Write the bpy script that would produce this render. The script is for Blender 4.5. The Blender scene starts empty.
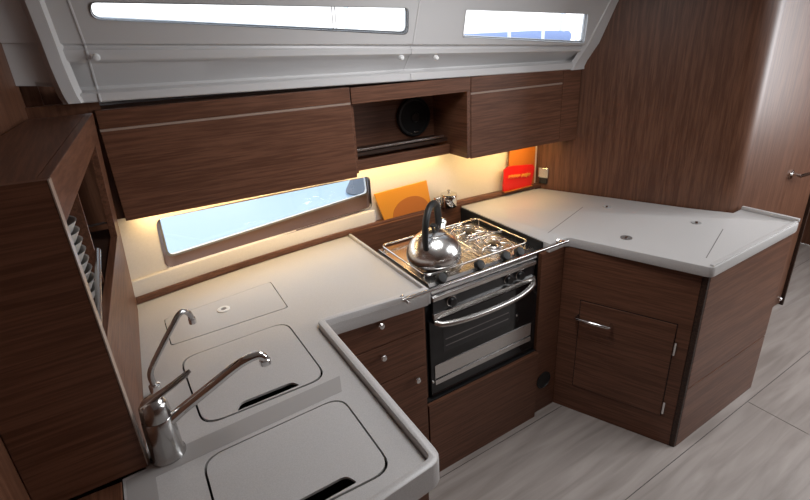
import bpy, bmesh, math, random
from mathutils import Vector, Matrix
random.seed(4)
SC = bpy.context.scene
COL = SC.collection
PI = math.pi

# ------------------------------------------------------------------ materials
def new_mat(name):
    m = bpy.data.materials.new(name); m.use_nodes = True
    return m, m.node_tree, m.node_tree.nodes['Principled BSDF']

def plain(name, col, rough=.5, metal=0., spec=None, emit=None, estr=0., coat=0.):
    m, nt, b = new_mat(name)
    b.inputs['Base Color'].default_value = (*col, 1)
    b.inputs['Roughness'].default_value = rough
    b.inputs['Metallic'].default_value = metal
    if spec is not None: b.inputs['Specular IOR Level'].default_value = spec
    if coat: b.inputs['Coat Weight'].default_value = coat
    if emit:
        b.inputs['Emission Color'].default_value = (*emit, 1)
        b.inputs['Emission Strength'].default_value = estr
    return m

def wood(name, axis, dark, light, rough=.45, fine=130., spec=.35, rot=0.):
    m, nt, b = new_mat(name)
    N, L = nt.nodes.new, nt.links.new
    tc = N('ShaderNodeTexCoord'); mp = N('ShaderNodeMapping')
    s = [fine, fine, fine]; s['xyz'.index(axis)] = 4.5
    mp.inputs['Scale'].default_value = s
    if rot:
        m0 = N('ShaderNodeMapping'); m0.inputs['Rotation'].default_value = (0, 0, -rot)
        L(tc.outputs['Object'], m0.inputs['Vector']); L(m0.outputs['Vector'], mp.inputs['Vector'])
    else: L(tc.outputs['Object'], mp.inputs['Vector'])
    n1 = N('ShaderNodeTexNoise'); n1.inputs['Scale'].default_value = 1.0; n1.inputs['Detail'].default_value = 3
    n2 = N('ShaderNodeTexNoise'); n2.inputs['Scale'].default_value = 3.2; n2.inputs['Detail'].default_value = 2
    n3 = N('ShaderNodeTexNoise'); n3.inputs['Scale'].default_value = .16; n3.inputs['Detail'].default_value = 2
    for n in (n1, n2, n3): L(mp.outputs['Vector'], n.inputs['Vector'])
    a = N('ShaderNodeMath'); a.operation = 'MULTIPLY_ADD'; a.inputs[1].default_value = .45
    L(n2.outputs['Fac'], a.inputs[0]); L(n1.outputs['Fac'], a.inputs[2])
    a2 = N('ShaderNodeMath'); a2.operation = 'MULTIPLY_ADD'; a2.inputs[1].default_value = .3
    L(n3.outputs['Fac'], a2.inputs[0]); L(a.outputs[0], a2.inputs[2])
    r = N('ShaderNodeValToRGB')
    r.color_ramp.elements[0].position = .72; r.color_ramp.elements[0].color = (*dark, 1)
    r.color_ramp.elements[1].position = 1.0; r.color_ramp.elements[1].color = (*light, 1)
    sc = N('ShaderNodeMath'); sc.operation = 'MULTIPLY'; sc.inputs[1].default_value = .98
    L(a2.outputs[0], sc.inputs[0]); L(sc.outputs[0], r.inputs['Fac'])
    L(r.outputs['Color'], b.inputs['Base Color'])
    bp = N('ShaderNodeBump'); bp.inputs['Strength'].default_value = .12; bp.inputs['Distance'].default_value = .001
    L(a.outputs[0], bp.inputs['Height']); L(bp.outputs['Normal'], b.inputs['Normal'])
    b.inputs['Roughness'].default_value = rough
    b.inputs['Specular IOR Level'].default_value = spec
    return m

D1, D2 = (.094, .0365, .0185), (.156, .0660, .0365)
M = {}
M['wx'] = wood('walnut_grain_along', 'x', D1, D2)
M['wy'] = wood('walnut_grain_across', 'y', D1, D2)
M['wz'] = wood('walnut_grain_upright', 'z', (.092, .0370, .0195), (.148, .066, .037), rough=.40, fine=70., spec=.4)
M['wl'] = wood('walnut_grain_slanted', 'x', D1, D2, rot=math.atan2(.7915 - 1.292, 1.7405 - 1.5275))
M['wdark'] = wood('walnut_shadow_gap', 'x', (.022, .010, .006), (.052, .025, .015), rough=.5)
M['wstrip'] = plain('walnut_pale_grip', (.34, .25, .20), .35)
M['black'] = plain('black_enamel', (.008, .008, .009), .28)
M['blackmat'] = plain('black_plastic', (.010, .010, .010), .5)
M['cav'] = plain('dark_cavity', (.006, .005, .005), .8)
M['glassblack'] = plain('oven_door_glass', (.006, .006, .007), .06)
M['smoke'] = plain('oven_window_glass', (.022, .022, .024), .10)
M['steel'] = plain('brushed_steel', (.62, .60, .58), .26, 1.)
M['chrome'] = plain('chrome', (.72, .71, .70), .10, 1.)
M['tap'] = plain('tap_satin_chrome', (.50, .49, .48), .20, 1.)
M['kettle'] = plain('kettle_steel', (.80, .79, .77), .24, 1.)
M['white'] = plain('white_gelcoat', (.60, .592, .590), .32)
M['whitew'] = plain('white_plastic', (.80, .80, .79), .4)
M['rubber'] = plain('dark_seal', (.03, .027, .025), .6)
M['seam'] = plain('counter_joint', (.16, .145, .135), .6)
M['latch'] = plain('grey_latch', (.22, .205, .195), .4, .4)
M['palelatch'] = plain('pale_latch', (.36, .35, .34), .4)
M['orange'] = plain('orange_board', (.70, .27, .022), .30)
M['orange2'] = plain('darker_orange_arch', (.46, .135, .016), .35)
M['amber'] = plain('amber_box', (.42, .125, .012), .4)
M['red'] = plain('red_packet', (.62, .010, .006), .35)
M['ink'] = plain('gold_ink', (.75, .36, .05), .4)
M['bowl'] = plain('pale_bowls', (.42, .40, .38), .35)
M['frame'] = plain('window_trim_brown', (.085, .045, .030), .45)
M['sealw'] = plain('window_rubber', (.16, .155, .15), .5)
M['blue'] = plain('blue_sailcloth', (.24, .30, .50), .8)
M['hullw'] = plain('white_hull_paint', (.82, .83, .84), .4)
M['grey'] = plain('grey_reflection', (.16, .17, .19), .6)
M['led'] = plain('warm_led', (.9, .7, .4), .5, emit=(1., .66, .28), estr=6.)

def counter_mat():
    m, nt, b = new_mat('solid_surface_counter')
    N, L = nt.nodes.new, nt.links.new
    tc = N('ShaderNodeTexCoord'); n = N('ShaderNodeTexNoise'); n.inputs['Scale'].default_value = 420; n.inputs['Detail'].default_value = 2
    L(tc.outputs['Object'], n.inputs['Vector'])
    r = N('ShaderNodeValToRGB'); r.color_ramp.elements[0].position = .35; r.color_ramp.elements[1].position = .65
    r.color_ramp.elements[0].color = (.455, .438, .425, 1); r.color_ramp.elements[1].color = (.52, .50, .487, 1)
    L(n.outputs['Fac'], r.inputs['Fac']); L(r.outputs['Color'], b.inputs['Base Color'])
    b.inputs['Roughness'].default_value = .34
    return m
M['counter'] = counter_mat()
M['shade_band'] = plain('counter_shade_grey', (.35, .332, .32), .4)  # counter tone with shade put into the colour

def lining_mat():
    m, nt, b = new_mat('cream_hull_lining')
    N, L = nt.nodes.new, nt.links.new
    tc = N('ShaderNodeTexCoord'); n = N('ShaderNodeTexNoise'); n.inputs['Scale'].default_value = 160
    L(tc.outputs['Object'], n.inputs['Vector'])
    r = N('ShaderNodeValToRGB'); r.color_ramp.elements[0].color = (.60, .54, .46, 1); r.color_ramp.elements[1].color = (.68, .62, .54, 1)
    L(n.outputs['Fac'], r.inputs['Fac']); L(r.outputs['Color'], b.inputs['Base Color'])
    b.inputs['Roughness'].default_value = .55
    return m
M['lining'] = lining_mat()

def floor_mat():
    m, nt, b = new_mat('grey_oak_floor')
    N, L = nt.nodes.new, nt.links.new
    tc = N('ShaderNodeTexCoord'); mp = N('ShaderNodeMapping'); mp.inputs['Scale'].default_value = (2.2, 22, 1)
    L(tc.outputs['Object'], mp.inputs['Vector'])
    n = N('ShaderNodeTexNoise'); n.inputs['Scale'].default_value = 1.; n.inputs['Detail'].default_value = 5; n.inputs['Distortion'].default_value = .6
    L(mp.outputs['Vector'], n.inputs['Vector'])
    r = N('ShaderNodeValToRGB')
    r.color_ramp.elements[0].position = .3; r.color_ramp.elements[0].color = (.245, .210, .188, 1)
    r.color_ramp.elements[1].position = .72; r.color_ramp.elements[1].color = (.385, .340, .312, 1)
    L(n.outputs['Fac'], r.inputs['Fac']); L(r.outputs['Color'], b.inputs['Base Color'])
    b.inputs['Roughness'].default_value = .42
    return m
M['floor'] = floor_mat()

def glass_mat():
    m = bpy.data.materials.new('window_glass'); m.use_nodes = True
    nt = m.node_tree; nt.nodes.clear()
    N, L = nt.nodes.new, nt.links.new
    o = N('ShaderNodeOutputMaterial'); mx = N('ShaderNodeMixShader'); t = N('ShaderNodeBsdfTransparent'); g = N('ShaderNodeBsdfGlossy')
    t.inputs['Color'].default_value = (.97, .98, .985, 1); g.inputs['Roughness'].default_value = .03
    mx.inputs['Fac'].default_value = .05
    L(t.outputs[0], mx.inputs[1]); L(g.outputs[0], mx.inputs[2]); L(mx.outputs[0], o.inputs['Surface'])
    return m
M['glass'] = glass_mat()

def sea_mat():
    m, nt, b = new_mat('harbour_water')
    N, L = nt.nodes.new, nt.links.new
    tc = N('ShaderNodeTexCoord'); n = N('ShaderNodeTexNoise'); n.inputs['Scale'].default_value = 1.6; n.inputs['Detail'].default_value = 3
    L(tc.outputs['Object'], n.inputs['Vector'])
    bp = N('ShaderNodeBump'); bp.inputs['Strength'].default_value = .25
    L(n.outputs['Fac'], bp.inputs['Height']); L(bp.outputs['Normal'], b.inputs['Normal'])
    b.inputs['Base Color'].default_value = (.34, .44, .52, 1); b.inputs['Roughness'].default_value = .2
    return m
M['sea'] = sea_mat()

# ------------------------------------------------------------------ mesh builder
def lerp(a, b, t): return tuple(a[i] + (b[i] - a[i]) * t for i in range(len(a)))

class MB:
    def __init__(s): s.bm = bmesh.new()
    def _merge(s, other):
        me = bpy.data.meshes.new('t'); other.to_mesh(me); other.free(); s.bm.from_mesh(me); bpy.data.meshes.remove(me)
    def hexa(s, p, bev=0., seg=2):
        """p: 8 points, bottom loop 0-3 then top loop 4-7"""
        b = bmesh.new(); v = [b.verts.new(q) for q in p]
        for f in ((3, 2, 1, 0), (4, 5, 6, 7), (0, 1, 5, 4), (1, 2, 6, 5), (2, 3, 7, 6), (3, 0, 4, 7)): b.faces.new([v[i] for i in f])
        bmesh.ops.recalc_face_normals(b, faces=b.faces)
        if bev: bmesh.ops.bevel(b, geom=list(b.edges), offset=bev, segments=seg, affect='EDGES', profile=.5)
        s._merge(b); return s
    def box(s, x0, x1, y0, y1, z0, z1, bev=0., seg=2):
        return s.hexa([(x0, y0, z0), (x1, y0, z0), (x1, y1, z0), (x0, y1, z0), (x0, y0, z1), (x1, y0, z1), (x1, y1, z1), (x0, y1, z1)], bev, seg)
    def slab(s, A, B, t0, t1, z0, z1, bev=0.):
        """upright slab along plan line A-B, from offset t0 to t1 to the left of A->B"""
        d = Vector((B[0] - A[0], B[1] - A[1])).normalized(); n = Vector((-d.y, d.x))
        q = [Vector(A) + n * t0, Vector(B) + n * t0, Vector(B) + n * t1, Vector(A) + n * t1]
        return s.hexa([(*v, z0) for v in q] + [(*v, z1) for v in q], bev)
    def prism(s, poly, z0, z1, bev=0., seg=2, topbev_only=False):
        b = bmesh.new()
        lo = [b.verts.new((x, y, z0)) for x, y in poly]; hi = [b.verts.new((x, y, z1)) for x, y in poly]
        n = len(poly)
        b.faces.new(lo[::-1]); b.faces.new(hi)
        for i in range(n): b.faces.new((lo[i], lo[(i + 1) % n], hi[(i + 1) % n], hi[i]))
        bmesh.ops.recalc_face_normals(b, faces=b.faces)
        if bev:
            es = [e for e in b.edges if abs(e.verts[0].co.z - e.verts[1].co.z) < 1e-6]
            bmesh.ops.bevel(b, geom=es, offset=bev, segments=seg, affect='EDGES', profile=.5)
        s._merge(b); return s
    def loft(s, loops, close=True, caps=(False, False)):
        b = s.bm; vs = [[b.verts.new(p) for p in lp] for lp in loops]
        for a, c in zip(vs, vs[1:]):
            n = len(a)
            for i in range(n if close else n - 1):
                b.faces.new((a[i], a[(i + 1) % n], c[(i + 1) % n], c[i]))
        if caps[0]: b.faces.new(vs[0][::-1])
        if caps[1]: b.faces.new(vs[-1])
        return s
    def tube(s, pts, r, n=12, caps=True, flat=1., up=None):
        pts = [Vector(p) for p in pts]
        rs = r if isinstance(r, (list, tuple)) else [r] * len(pts)
        t0 = (pts[1] - pts[0]).normalized()
        u = Vector(up) if up else (Vector((0, 0, 1)) if abs(t0.z) < .9 else Vector((1, 0, 0)))
        loops = []
        for i, p in enumerate(pts):
            if i == 0: t = t0
            elif i == len(pts) - 1: t = (pts[i] - pts[i - 1]).normalized()
            else: t = ((pts[i + 1] - p).normalized() + (p - pts[i - 1]).normalized()).normalized()
            u = (u - t * u.dot(t)).normalized(); w = t.cross(u)
            loops.append([p + u * math.cos(2 * PI * k / n) * rs[i] * flat + w * math.sin(2 * PI * k / n) * rs[i] for k in range(n)])
        return s.loft(loops, True, (caps, caps))
    def lathe(s, prof, c, axis=(0, 0, 1), n=32, cap0=True, cap1=True):
        a = Vector(axis).normalized(); u = Vector((1, 0, 0)) if abs(a.x) < .9 else Vector((0, 1, 0))
        u = (u - a * u.dot(a)).normalized(); w = a.cross(u); c = Vector(c)
        loops = [[c + a * h + (u * math.cos(2 * PI * k / n) + w * math.sin(2 * PI * k / n)) * max(r, 1e-4) for k in range(n)] for r, h in prof]
        return s.loft(loops, True, (cap0, cap1))
    def plate(s, outer, holes, front, back, hole_back=None):
        """flat sheet with holes; outlines in 2-D, front()/back() map (u,v) to space"""
        b = bmesh.new(); edges = []; rings = []
        for lp in [outer] + holes:
            v = [b.verts.new((p[0], p[1], 0)) for p in lp]
            edges += [b.edges.new((v[i], v[(i + 1) % len(v)])) for i in range(len(v))]
        bmesh.ops.triangle_fill(b, use_beauty=True, use_dissolve=False, edges=edges, normal=(0, 0, 1))
        b.verts.ensure_lookup_table(); b.verts.index_update()
        co = [v.co.copy() for v in b.verts]; tri = [[v.index for v in f.verts] for f in b.faces]
        b.free()
        B = s.bm
        fv = [B.verts.new(front(c.x, c.y)) for c in co]; bv = [B.verts.new(back(c.x, c.y)) for c in co]
        for t in tri:
            B.faces.new([fv[i] for i in t]); B.faces.new([bv[i] for i in reversed(t)])
        k = 0
        for lp in [outer] + holes:
            n = len(lp)
            for i in range(n):
                a, c = k + i, k + (i + 1) % n
                B.faces.new((fv[a], fv[c], bv[c], bv[a]))
            k += n
        bmesh.ops.recalc_face_normals(B, faces=B.faces)
        return s

def rrect(pts, r, n=5):
    """rounded polygon from corner points (any orientation); r: radius or list"""
    out = []; N = len(pts)
    for i in range(N):
        p = Vector(pts[i]); a = Vector(pts[i - 1]); c = Vector(pts[(i + 1) % N])
        rr = r[i] if isinstance(r, (list, tuple)) else r
        if rr <= 0: out.append(tuple(p)); continue
        d1 = (a - p).normalized(); d2 = (c - p).normalized()
        ang = d1.angle(d2); t = min(rr / math.tan(ang / 2), .49 * (a - p).length, .49 * (c - p).length)
        A, B = p + d1 * t, p + d2 * t
        for k in range(n + 1):
            f = k / n
            out.append(tuple(A * (1 - f) ** 2 + p * 2 * f * (1 - f) + B * f ** 2))
    return out

def smooth_path(pts, n=8):
    """Catmull-Rom through 3-D points"""
    P = [Vector(p) for p in pts]; P = [P[0] * 2 - P[1]] + P + [P[-1] * 2 - P[-2]]; out = []
    for i in range(1, len(P) - 2):
        for k in range(n):
            t = k / n; a, b, c, d = P[i - 1:i + 3]
            out.append(.5 * ((2 * b) + (c - a) * t + (2 * a - 5 * b + 4 * c - d) * t * t + (3 * b - a - 3 * c + d) * t ** 3))
    out.append(P[-2]); return out

def sweep_poly(path, w0, w1):
    """plan polygon around a polyline: offsets w0 / w1 to its left, mitred"""
    P = [Vector(p) for p in path]; L, R = [], []
    for i, p in enumerate(P):
        if i == 0: d = (P[1] - p).normalized(); n = Vector((-d.y, d.x)); k = 1
        elif i == len(P) - 1: d = (p - P[i - 1]).normalized(); n = Vector((-d.y, d.x)); k = 1
        else:
            d1 = (p - P[i - 1]).normalized(); d2 = (P[i + 1] - p).normalized()
            n1, n2 = Vector((-d1.y, d1.x)), Vector((-d2.y, d2.x)); n = (n1 + n2).normalized(); k = 1 / max(.3, n.dot(n1))
        L.append(tuple(p + n * w0 * k)); R.append(tuple(p + n * w1 * k))
    return L + R[::-1]

ROOTS = {}
def obj(name, mb, mat, parent=None, smooth=30, label=None):
    me = bpy.data.meshes.new(name)
    bm = mb.bm
    org = Vector((0, 0, 0))
    if parent is not None:
        p = parent
        while p is not None: org += Vector(p.location); p = p.parent
    else:
        xs = [v.co for v in bm.verts]
        org = Vector(((min(v.x for v in xs) + max(v.x for v in xs)) / 2, (min(v.y for v in xs) + max(v.y for v in xs)) / 2, min(v.z for v in xs)))
    bmesh.ops.translate(bm, verts=bm.verts, vec=-org)
    bmesh.ops.recalc_face_normals(bm, faces=bm.faces)
    if smooth:
        for f in bm.faces: f.smooth = True
        lim = math.radians(smooth)
        for e in bm.edges:
            if len(e.link_faces) == 2: e.smooth = e.calc_face_angle(0) < lim
    bm.to_mesh(me); bm.free()
    me.materials.append(M[mat] if isinstance(mat, str) else mat)
    o = bpy.data.objects.new(name, me); COL.objects.link(o)
    if parent is not None: o.parent = parent
    else: o.location = org
    if label: o['label'] = label
    return o
def tag(o, label, cat, group=None, kind=None):
    o['label'] = label; o['category'] = cat
    if group: o['group'] = group
    if kind: o['kind'] = kind
    return o
def thing(name, label, cat, loc, group=None):
    o = bpy.data.objects.new(name, None); COL.objects.link(o); o.location = loc; o.empty_display_size = .05
    return tag(o, label, cat, group)
def struct(name, mb, mat, parent=None, smooth=30, label=None, cat=None):
    o = obj(name, mb, mat, parent, smooth)
    if parent is None:
        o['kind'] = 'structure'
        if label: tag(o, label, cat)
    return o
def copy_tree(o, parent=None):
    c = o.copy(); COL.objects.link(c); c.parent = parent
    for ch in list(o.children): copy_tree(ch, c)
    return c

# ------------------------------------------------------------------ setting
ZC = .9                                            # counter height
def panel_y(x):                                    # curve of the hull lining in plan
    return 1.925 - (.128 * ((x - 1.1) / 1.17) ** 2 if x < 1.1 else .04 * ((x - 1.1) / .87) ** 2)
def F(x): return 1.7395 - .0244 * x                # front of the wall cabinets

fl = MB()
fl.box(-.6, 4.6, -1.7, 2.7, -.06, -.002)
floor = struct('floor', fl, 'rubber', None, 0, 'pale grey wood plank floor of the cabin', 'floor')
# planks rest as surface boards with fine open joints
pk = MB(); g = .0016
rows = [-1.7, -1.26, -.76, -.26, .24, .74, 1.24, 1.74, 2.24, 2.7]
cuts = {4: [-.6, 2.3, 4.6], 5: [-.6, 4.6], 3: [-.6, 1.1, 4.6], 2: [-.6, 3.0, 4.6]}
for i in range(len(rows) - 1):
    c = cuts.get(i, [-.6, 1.9, 4.6])
    for a, b in zip(c, c[1:]): pk.box(a + g, b - g, rows[i] + g, rows[i + 1] - g, -.002, 0)
obj('floor_plank', pk, 'floor', floor, 0)

cl = MB(); cl.box(-.6, 4.6, -1.7, 1.62, 2.0, 2.05)
struct('ceiling', cl, 'white', None, 0, 'white cabin headliner above the galley', 'ceiling')

wl = MB()
wl.prism([(-.295, .967), (-.190, 1.78), (-.245, 1.80), (-.345, .967)], 0, 2.0)
wl.box(-.30, -.015, 1.765, 1.80, 1.212, 1.578); wl.box(-.34, -.15, 1.79, 1.84, 1.5, 2.05); wl.box(-.34, -.06, 1.805, 1.85, 1.5, 1.67); wl.box(-.30, -.074, 1.765, 1.80, 0, 1.205)
wl.prism([(-.345, -1.7), (-.295, -1.7), (-.295, .967), (-.345, .967)], 0, 2.0)
struct('wall_left', wl, 'wz', None, 0, 'walnut bulkhead beside the dish locker', 'wall')
wb = MB(); wb.box(-.6, 4.6, -1.75, -1.7, 0, 2.05); struct('wall_back', wb, 'wz', None, 0, 'walnut bulkhead behind the viewpoint', 'wall')
we = MB(); we.box(4.6, 4.65, -1.75, 1.76, 0, 2.05); we.box(3.42, 4.65, 1.72, 1.76, 0, 2.05); we.box(3.42, 3.46, 1.2, 1.72, 0, 2.05); we.box(3.42, 4.6, 1.62, 1.72, 2.0, 2.05)
struct('wall_far', we, 'wz', None, 0, 'walnut passage wall beyond the cabin door', 'wall')

# curved walnut bulkhead: straight panel, rounded corner, return to the cabin door
path = [(1.940, 1.905)] + [(2.262, 1.172)]
ca = rrect([(1.94, 1.905), (2.338, 1.012), (2.912, 1.035)], [0, .13, 0], 12)
bk = MB(); bk.prism(sweep_poly(ca, 0, .035), 0, 1.60)
for z0_, z1_, ys in ((1.60, 1.66, 1.665), (1.66, 1.76, 1.640), (1.76, 2.0, 1.600)):
    ca2 = [(1.94 + (1.905 - ys) * .4457, ys)] + ca[1:]
    bk.prism(sweep_poly(ca2, 0, .035), z0_, z1_)
struct('wall_right', bk, 'wz', None, 30, 'tall walnut bulkhead curving round behind the peninsula counter', 'wall')

dr = MB(); dr.box(2.956, 3.40, 1.066, 1.096, .012, 1.93, .003)
door = struct('door_1', dr, 'wz', None, 0, 'dark walnut cabin door with a lever handle', 'door')
h = MB(); h.lathe([(.024, 0), (.024, .008), (.010, .012), (.010, .05)], (3.050, 1.066, .945), (0, -1, 0), 16)
h.tube([(3.050, 1.018, .945), (3.105, 1.016, .943), (3.175, 1.018, .938)], [.009, .009, .007], 10)
obj('door_handle', h, 'chrome', door)
hc = MB(); hc.lathe([(.014, 0), (.014, .012), (.006, .02)], (3.36, 1.066, .06), (0, -1, 0), 12); obj('door_catch', hc, 'chrome', door)
df = MB(); df.box(2.880, 2.952, 1.075, 1.11, 0, 2.0); df.box(2.92, 3.42, 1.062, 1.10, 1.935, 2.0); df.box(3.405, 3.42, 1.05, 1.12, 0, 2.0)
struct('trim_1', df, 'wdark', None, 0, 'dark jamb around the cabin door', 'trim')

# hull lining with the long window
def hullskin_y(x, z): return 1.895 + .115 * (x - .06) + .10 * (z - 1.0)
NX = 40
xs = [-.085 + (2.03 + .085) * i / NX for i in range(NX + 1)]
winO = rrect([(.044, .974), (.928, .988), (.928, 1.142), (.050, 1.170)], [.028, .022, .022, .028], 6)
outer = [(x, .86) for x in xs] + [(x, 1.206) for x in reversed(xs)]
# subdivided sheet: cut into vertical strips so it follows the hull's curve
def strips():
    m = MB(); b = bmesh.new(); edges = []
    for lp in (outer, winO):
        v = [b.verts.new((p[0], p[1], 0)) for p in lp]
        edges += [b.edges.new((v[i], v[(i + 1) % len(v)])) for i in range(len(v))]
    bmesh.ops.triangle_fill(b, use_beauty=True, use_dissolve=False, edges=edges, normal=(0, 0, 1))
    for x in xs[1:-1]:
        gm = list(b.verts) + list(b.edges) + list(b.faces)
        bmesh.ops.bisect_plane(b, geom=gm, plane_co=(x, 0, 0), plane_no=(1, 0, 0))
    for v in b.verts: v.co = Vector((v.co.x, panel_y(v.co.x), v.co.y))
    ex = bmesh.ops.extrude_face_region(b, geom=list(b.faces))
    for v in [e for e in ex['geom'] if isinstance(e, bmesh.types.BMVert)]: v.co.y += .018
    m._merge(b); return m
wh = struct('wall_hull', strips(), 'lining', None, 30, 'cream hull lining behind the counters', 'wall')
lp = MB()                                          # raised lower lip of the lining under the window
px_ = [-.072 + (.925 + .072) * i / 24 for i in range(25)]
lp.prism([(x, panel_y(x) - .020) for x in px_] + [(.94, panel_y(.94) - .008)] + [(x, panel_y(x) + .004) for x in reversed(px_)], .86, .982, .006)
obj('lower_lip', lp, 'lining', wh)

def pane_pt(u, v): return (u, hullskin_y(u, v), v)
inn = rrect([(.058, .994), (.952, 1.034), (.952, 1.205), (.060, 1.215)], [.028, .022, .022, .028], 6)
w1 = MB()
w1.loft([[(x, panel_y(x) - .002, z) for x, z in winO], [(x, panel_y(x) + .02, z) for x, z in winO], [pane_pt(x, z) for x, z in inn]])
w1o = struct('window_1', w1, 'frame', None, 40, 'long hull window with brown reveal above the sink counter', 'window')
sl = MB(); inn2 = rrect([(.066, 1.001), (.944, 1.041), (.944, 1.20), (.068, 1.21)], [.024, .018, .018, .024], 6)
sl.loft([[(x, hullskin_y(x, z) - .004, z) for x, z in inn], [(x, hullskin_y(x, z) - .004, z) for x, z in inn2]])
obj('window_seal', sl, 'sealw', w1o)
gp = MB(); gp.plate(inn, [], lambda u, v: (u, hullskin_y(u, v) + .002, v), lambda u, v: (u, hullskin_y(u, v) + .006, v)); obj('pane', gp, 'glass', w1o, 0)
# outer skin of the hull and side deck
hs = MB(); hs.plate([(-.40, -.35), (2.6, -.35), (2.6, 1.60), (-.40, 1.60)], [inn], lambda u, v: (u, hullskin_y(u, v) + .008, v), lambda u, v: (u, hullskin_y(u, v) + .03, v))
struct('wall_outer_hull', hs, 'hullw', None, 0)
dk = MB(); dk.prism([(-.40, 1.90), (-.05, 1.86), (.05, 1.815), (2.6, 1.71), (2.6, 2.55), (-.40, 2.25)], 1.600, 1.622); struct('trim_2', dk, 'hullw', None, 0)

# white moulded coachroof side with two long windows
def rib(x):                                        # profile at position x: list of (y, z)
    t = (x + .08) / 2.10
    L = [(0, 1.580), (-.003, 1.583), (-.003, 1.603), (.004, 1.607), (.060, 1.611), (.066, 1.620), (.026, 1.688), (.010, 1.694), (.006, 1.700), (.004, 1.724), (.012, 1.730), (.014, 1.737), (.004, 1.742)]
    R = [(0, 1.540), (-.003, 1.543), (-.003, 1.570), (.002, 1.574), (.034, 1.577), (.038, 1.582), (-.010, 1.614), (-.026, 1.620), (-.034, 1.624), (-.038, 1.634), (-.032, 1.639), (-.032, 1.645), (-.0535, 1.652)]
    return [(F(x) + l[0] + (r[0] - l[0]) * t, l[1] + (r[1] - l[1]) * t) for l, r in zip(L, R)]
FL, FR = Vector((-.08, 1.745, 1.742)), Vector((2.03, 1.635, 1.652))
def face_pt(x, z, off=0.):
    d = FR - FL; n = d.cross(Vector((0, -.35, 1)))
    y = FL.y - (n.x * (x - FL.x) + n.z * (z - FL.z)) / n.y
    nn = n.normalized()
    if nn.y < 0: nn = -nn
    p = Vector((x, y, z)) + nn * off
    return tuple(p)
cx = [-.100 + (2.16 + .100) * i / 30 for i in range(31)]
cr = MB()
cr.loft([[(x, y, z) for y, z in rib(x)] for x in cx], close=False)
zb = lambda x: rib(x)[-1][1]
def end_col(x, z0): return [(x, F(x) + .012 + (.03 if z < 1.63 else 0), z) for z in (z0, z0 + .012, 1.66, 1.742)] + [(x, F(x) + .020, 1.80)]
cr.loft([end_col(-.215, 1.640), end_col(-.150, 1.634), end_col(-.105, 1.626), end_col(-.088, 1.612)], close=False)
winA = rrect([(.026, 1.800), (1.017, 1.731), (1.005, 1.818), (.026, 1.841)], [.022, .02, .02, .022], 6)
winB = rrect([(1.269, 1.712), (1.963, 1.662), (1.925, 1.785), (1.259, 1.809)], [.006, .012, .012, .006], 4)
cr.plate([(x, zb(x)) for x in (-.205, 2.16)] + [(2.16, 2.03), (-.205, 2.03)], [winA, winB], lambda u, v: face_pt(u, v), lambda u, v: face_pt(u, v, .028))
wc = struct('wall_coachroof', cr, 'white', None, 35, 'white moulded coachroof side with two long windows', 'wall')
rb = MB()                                          # raised rib near the left end and the moulding joints
def rib_strip(x, w, hgt, x2=None, curve=False):
    pr = rib(x); top = face_pt((x2 if x2 is not None else x), 2.0)
    pts = [(x, y - .001, z) for y, z in pr] + [top]
    if curve:
        cz = lambda z: -.072 - .016 * min(1, max(0, (z - 1.582) / .11)) ** .6 - .05 * max(0, z - 1.70)
        pts = [(cz(z), F(0) - .004 - .35 * max(0, z - 1.742), z) for z in (1.582, 1.60, 1.62, 1.65, 1.69, 1.742, 1.80, 1.86, 2.0)]
    f = [(p[0] - w, p[1] + (.02 if curve else 0), p[2]) for p in pts]; g_ = [(p[0] - w * .5, p[1] - hgt, p[2]) for p in pts]; h_ = [(p[0] + w * .5, p[1] - hgt, p[2]) for p in pts]; k_ = [(p[0] + w, p[1] + (.02 if curve else 0), p[2]) for p in pts]
    return list(zip(f, g_, h_, k_))
rb.loft(rib_strip(-.104, .030, .014, curve=True), close=False)
obj('end_rib', rb, 'white', wc, 50)
re_ = MB()
yy_ = lambda z: F(2.0) - .006 if z < 1.56 else (F(2.0) - .006) + (face_pt(2.03, 1.66)[1] - .004 - F(2.0) + .006) * min(1, (z - 1.56) / .10) if z < 1.66 else face_pt(2.03, z)[1] - .004
seq = [(1.978, 1.5385), (1.985, 1.552), (1.992, 1.575), (2.000, 1.600), (2.006, 1.63), (2.012, 1.66), (2.022, 1.70), (2.05, 1.80), (2.10, 2.0)]
re_.loft([[(x - .036, yy_(z) + .022, z), (x - .022, yy_(z), z), (x + .10, yy_(z), z)] for x, z in seq], close=False)
re_.loft([[(seq[0][0] - .036, yy_(1.54) + .022, 1.5385), (seq[0][0] + .10, yy_(1.54) + .022, 1.5385)], [(seq[0][0] - .022, yy_(1.54), 1.5385), (seq[0][0] + .10, yy_(1.54), 1.5385)]], close=False)
obj('end_rib', re_, 'white', wc, 50)
for x, x2 in ((-.010, -.03), (1.045, 1.055)):
    j = MB(); j.loft(rib_strip(x, .0035, .0016, x2), close=False); obj('moulding_joint', j, 'white', wc, 0)
for x, z in ((.009, 1.694), (.99, 1.640), (1.145, 1.632)):
    yy = F(x) - .004 - .02 * x
    k = MB(); k.lathe([(.010, 0), (.011, .006), (.007, .014), (.0, .016)], (x, yy, z + .008), (0, -1, -.1), 14); obj('stud_cap', k, 'whitew', wc)
sh = MB(); sh.box(-.6, 2.2, 1.62, 1.66, 1.98, 2.05); obj('top_edge', sh, 'white', wc, 0)

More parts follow.
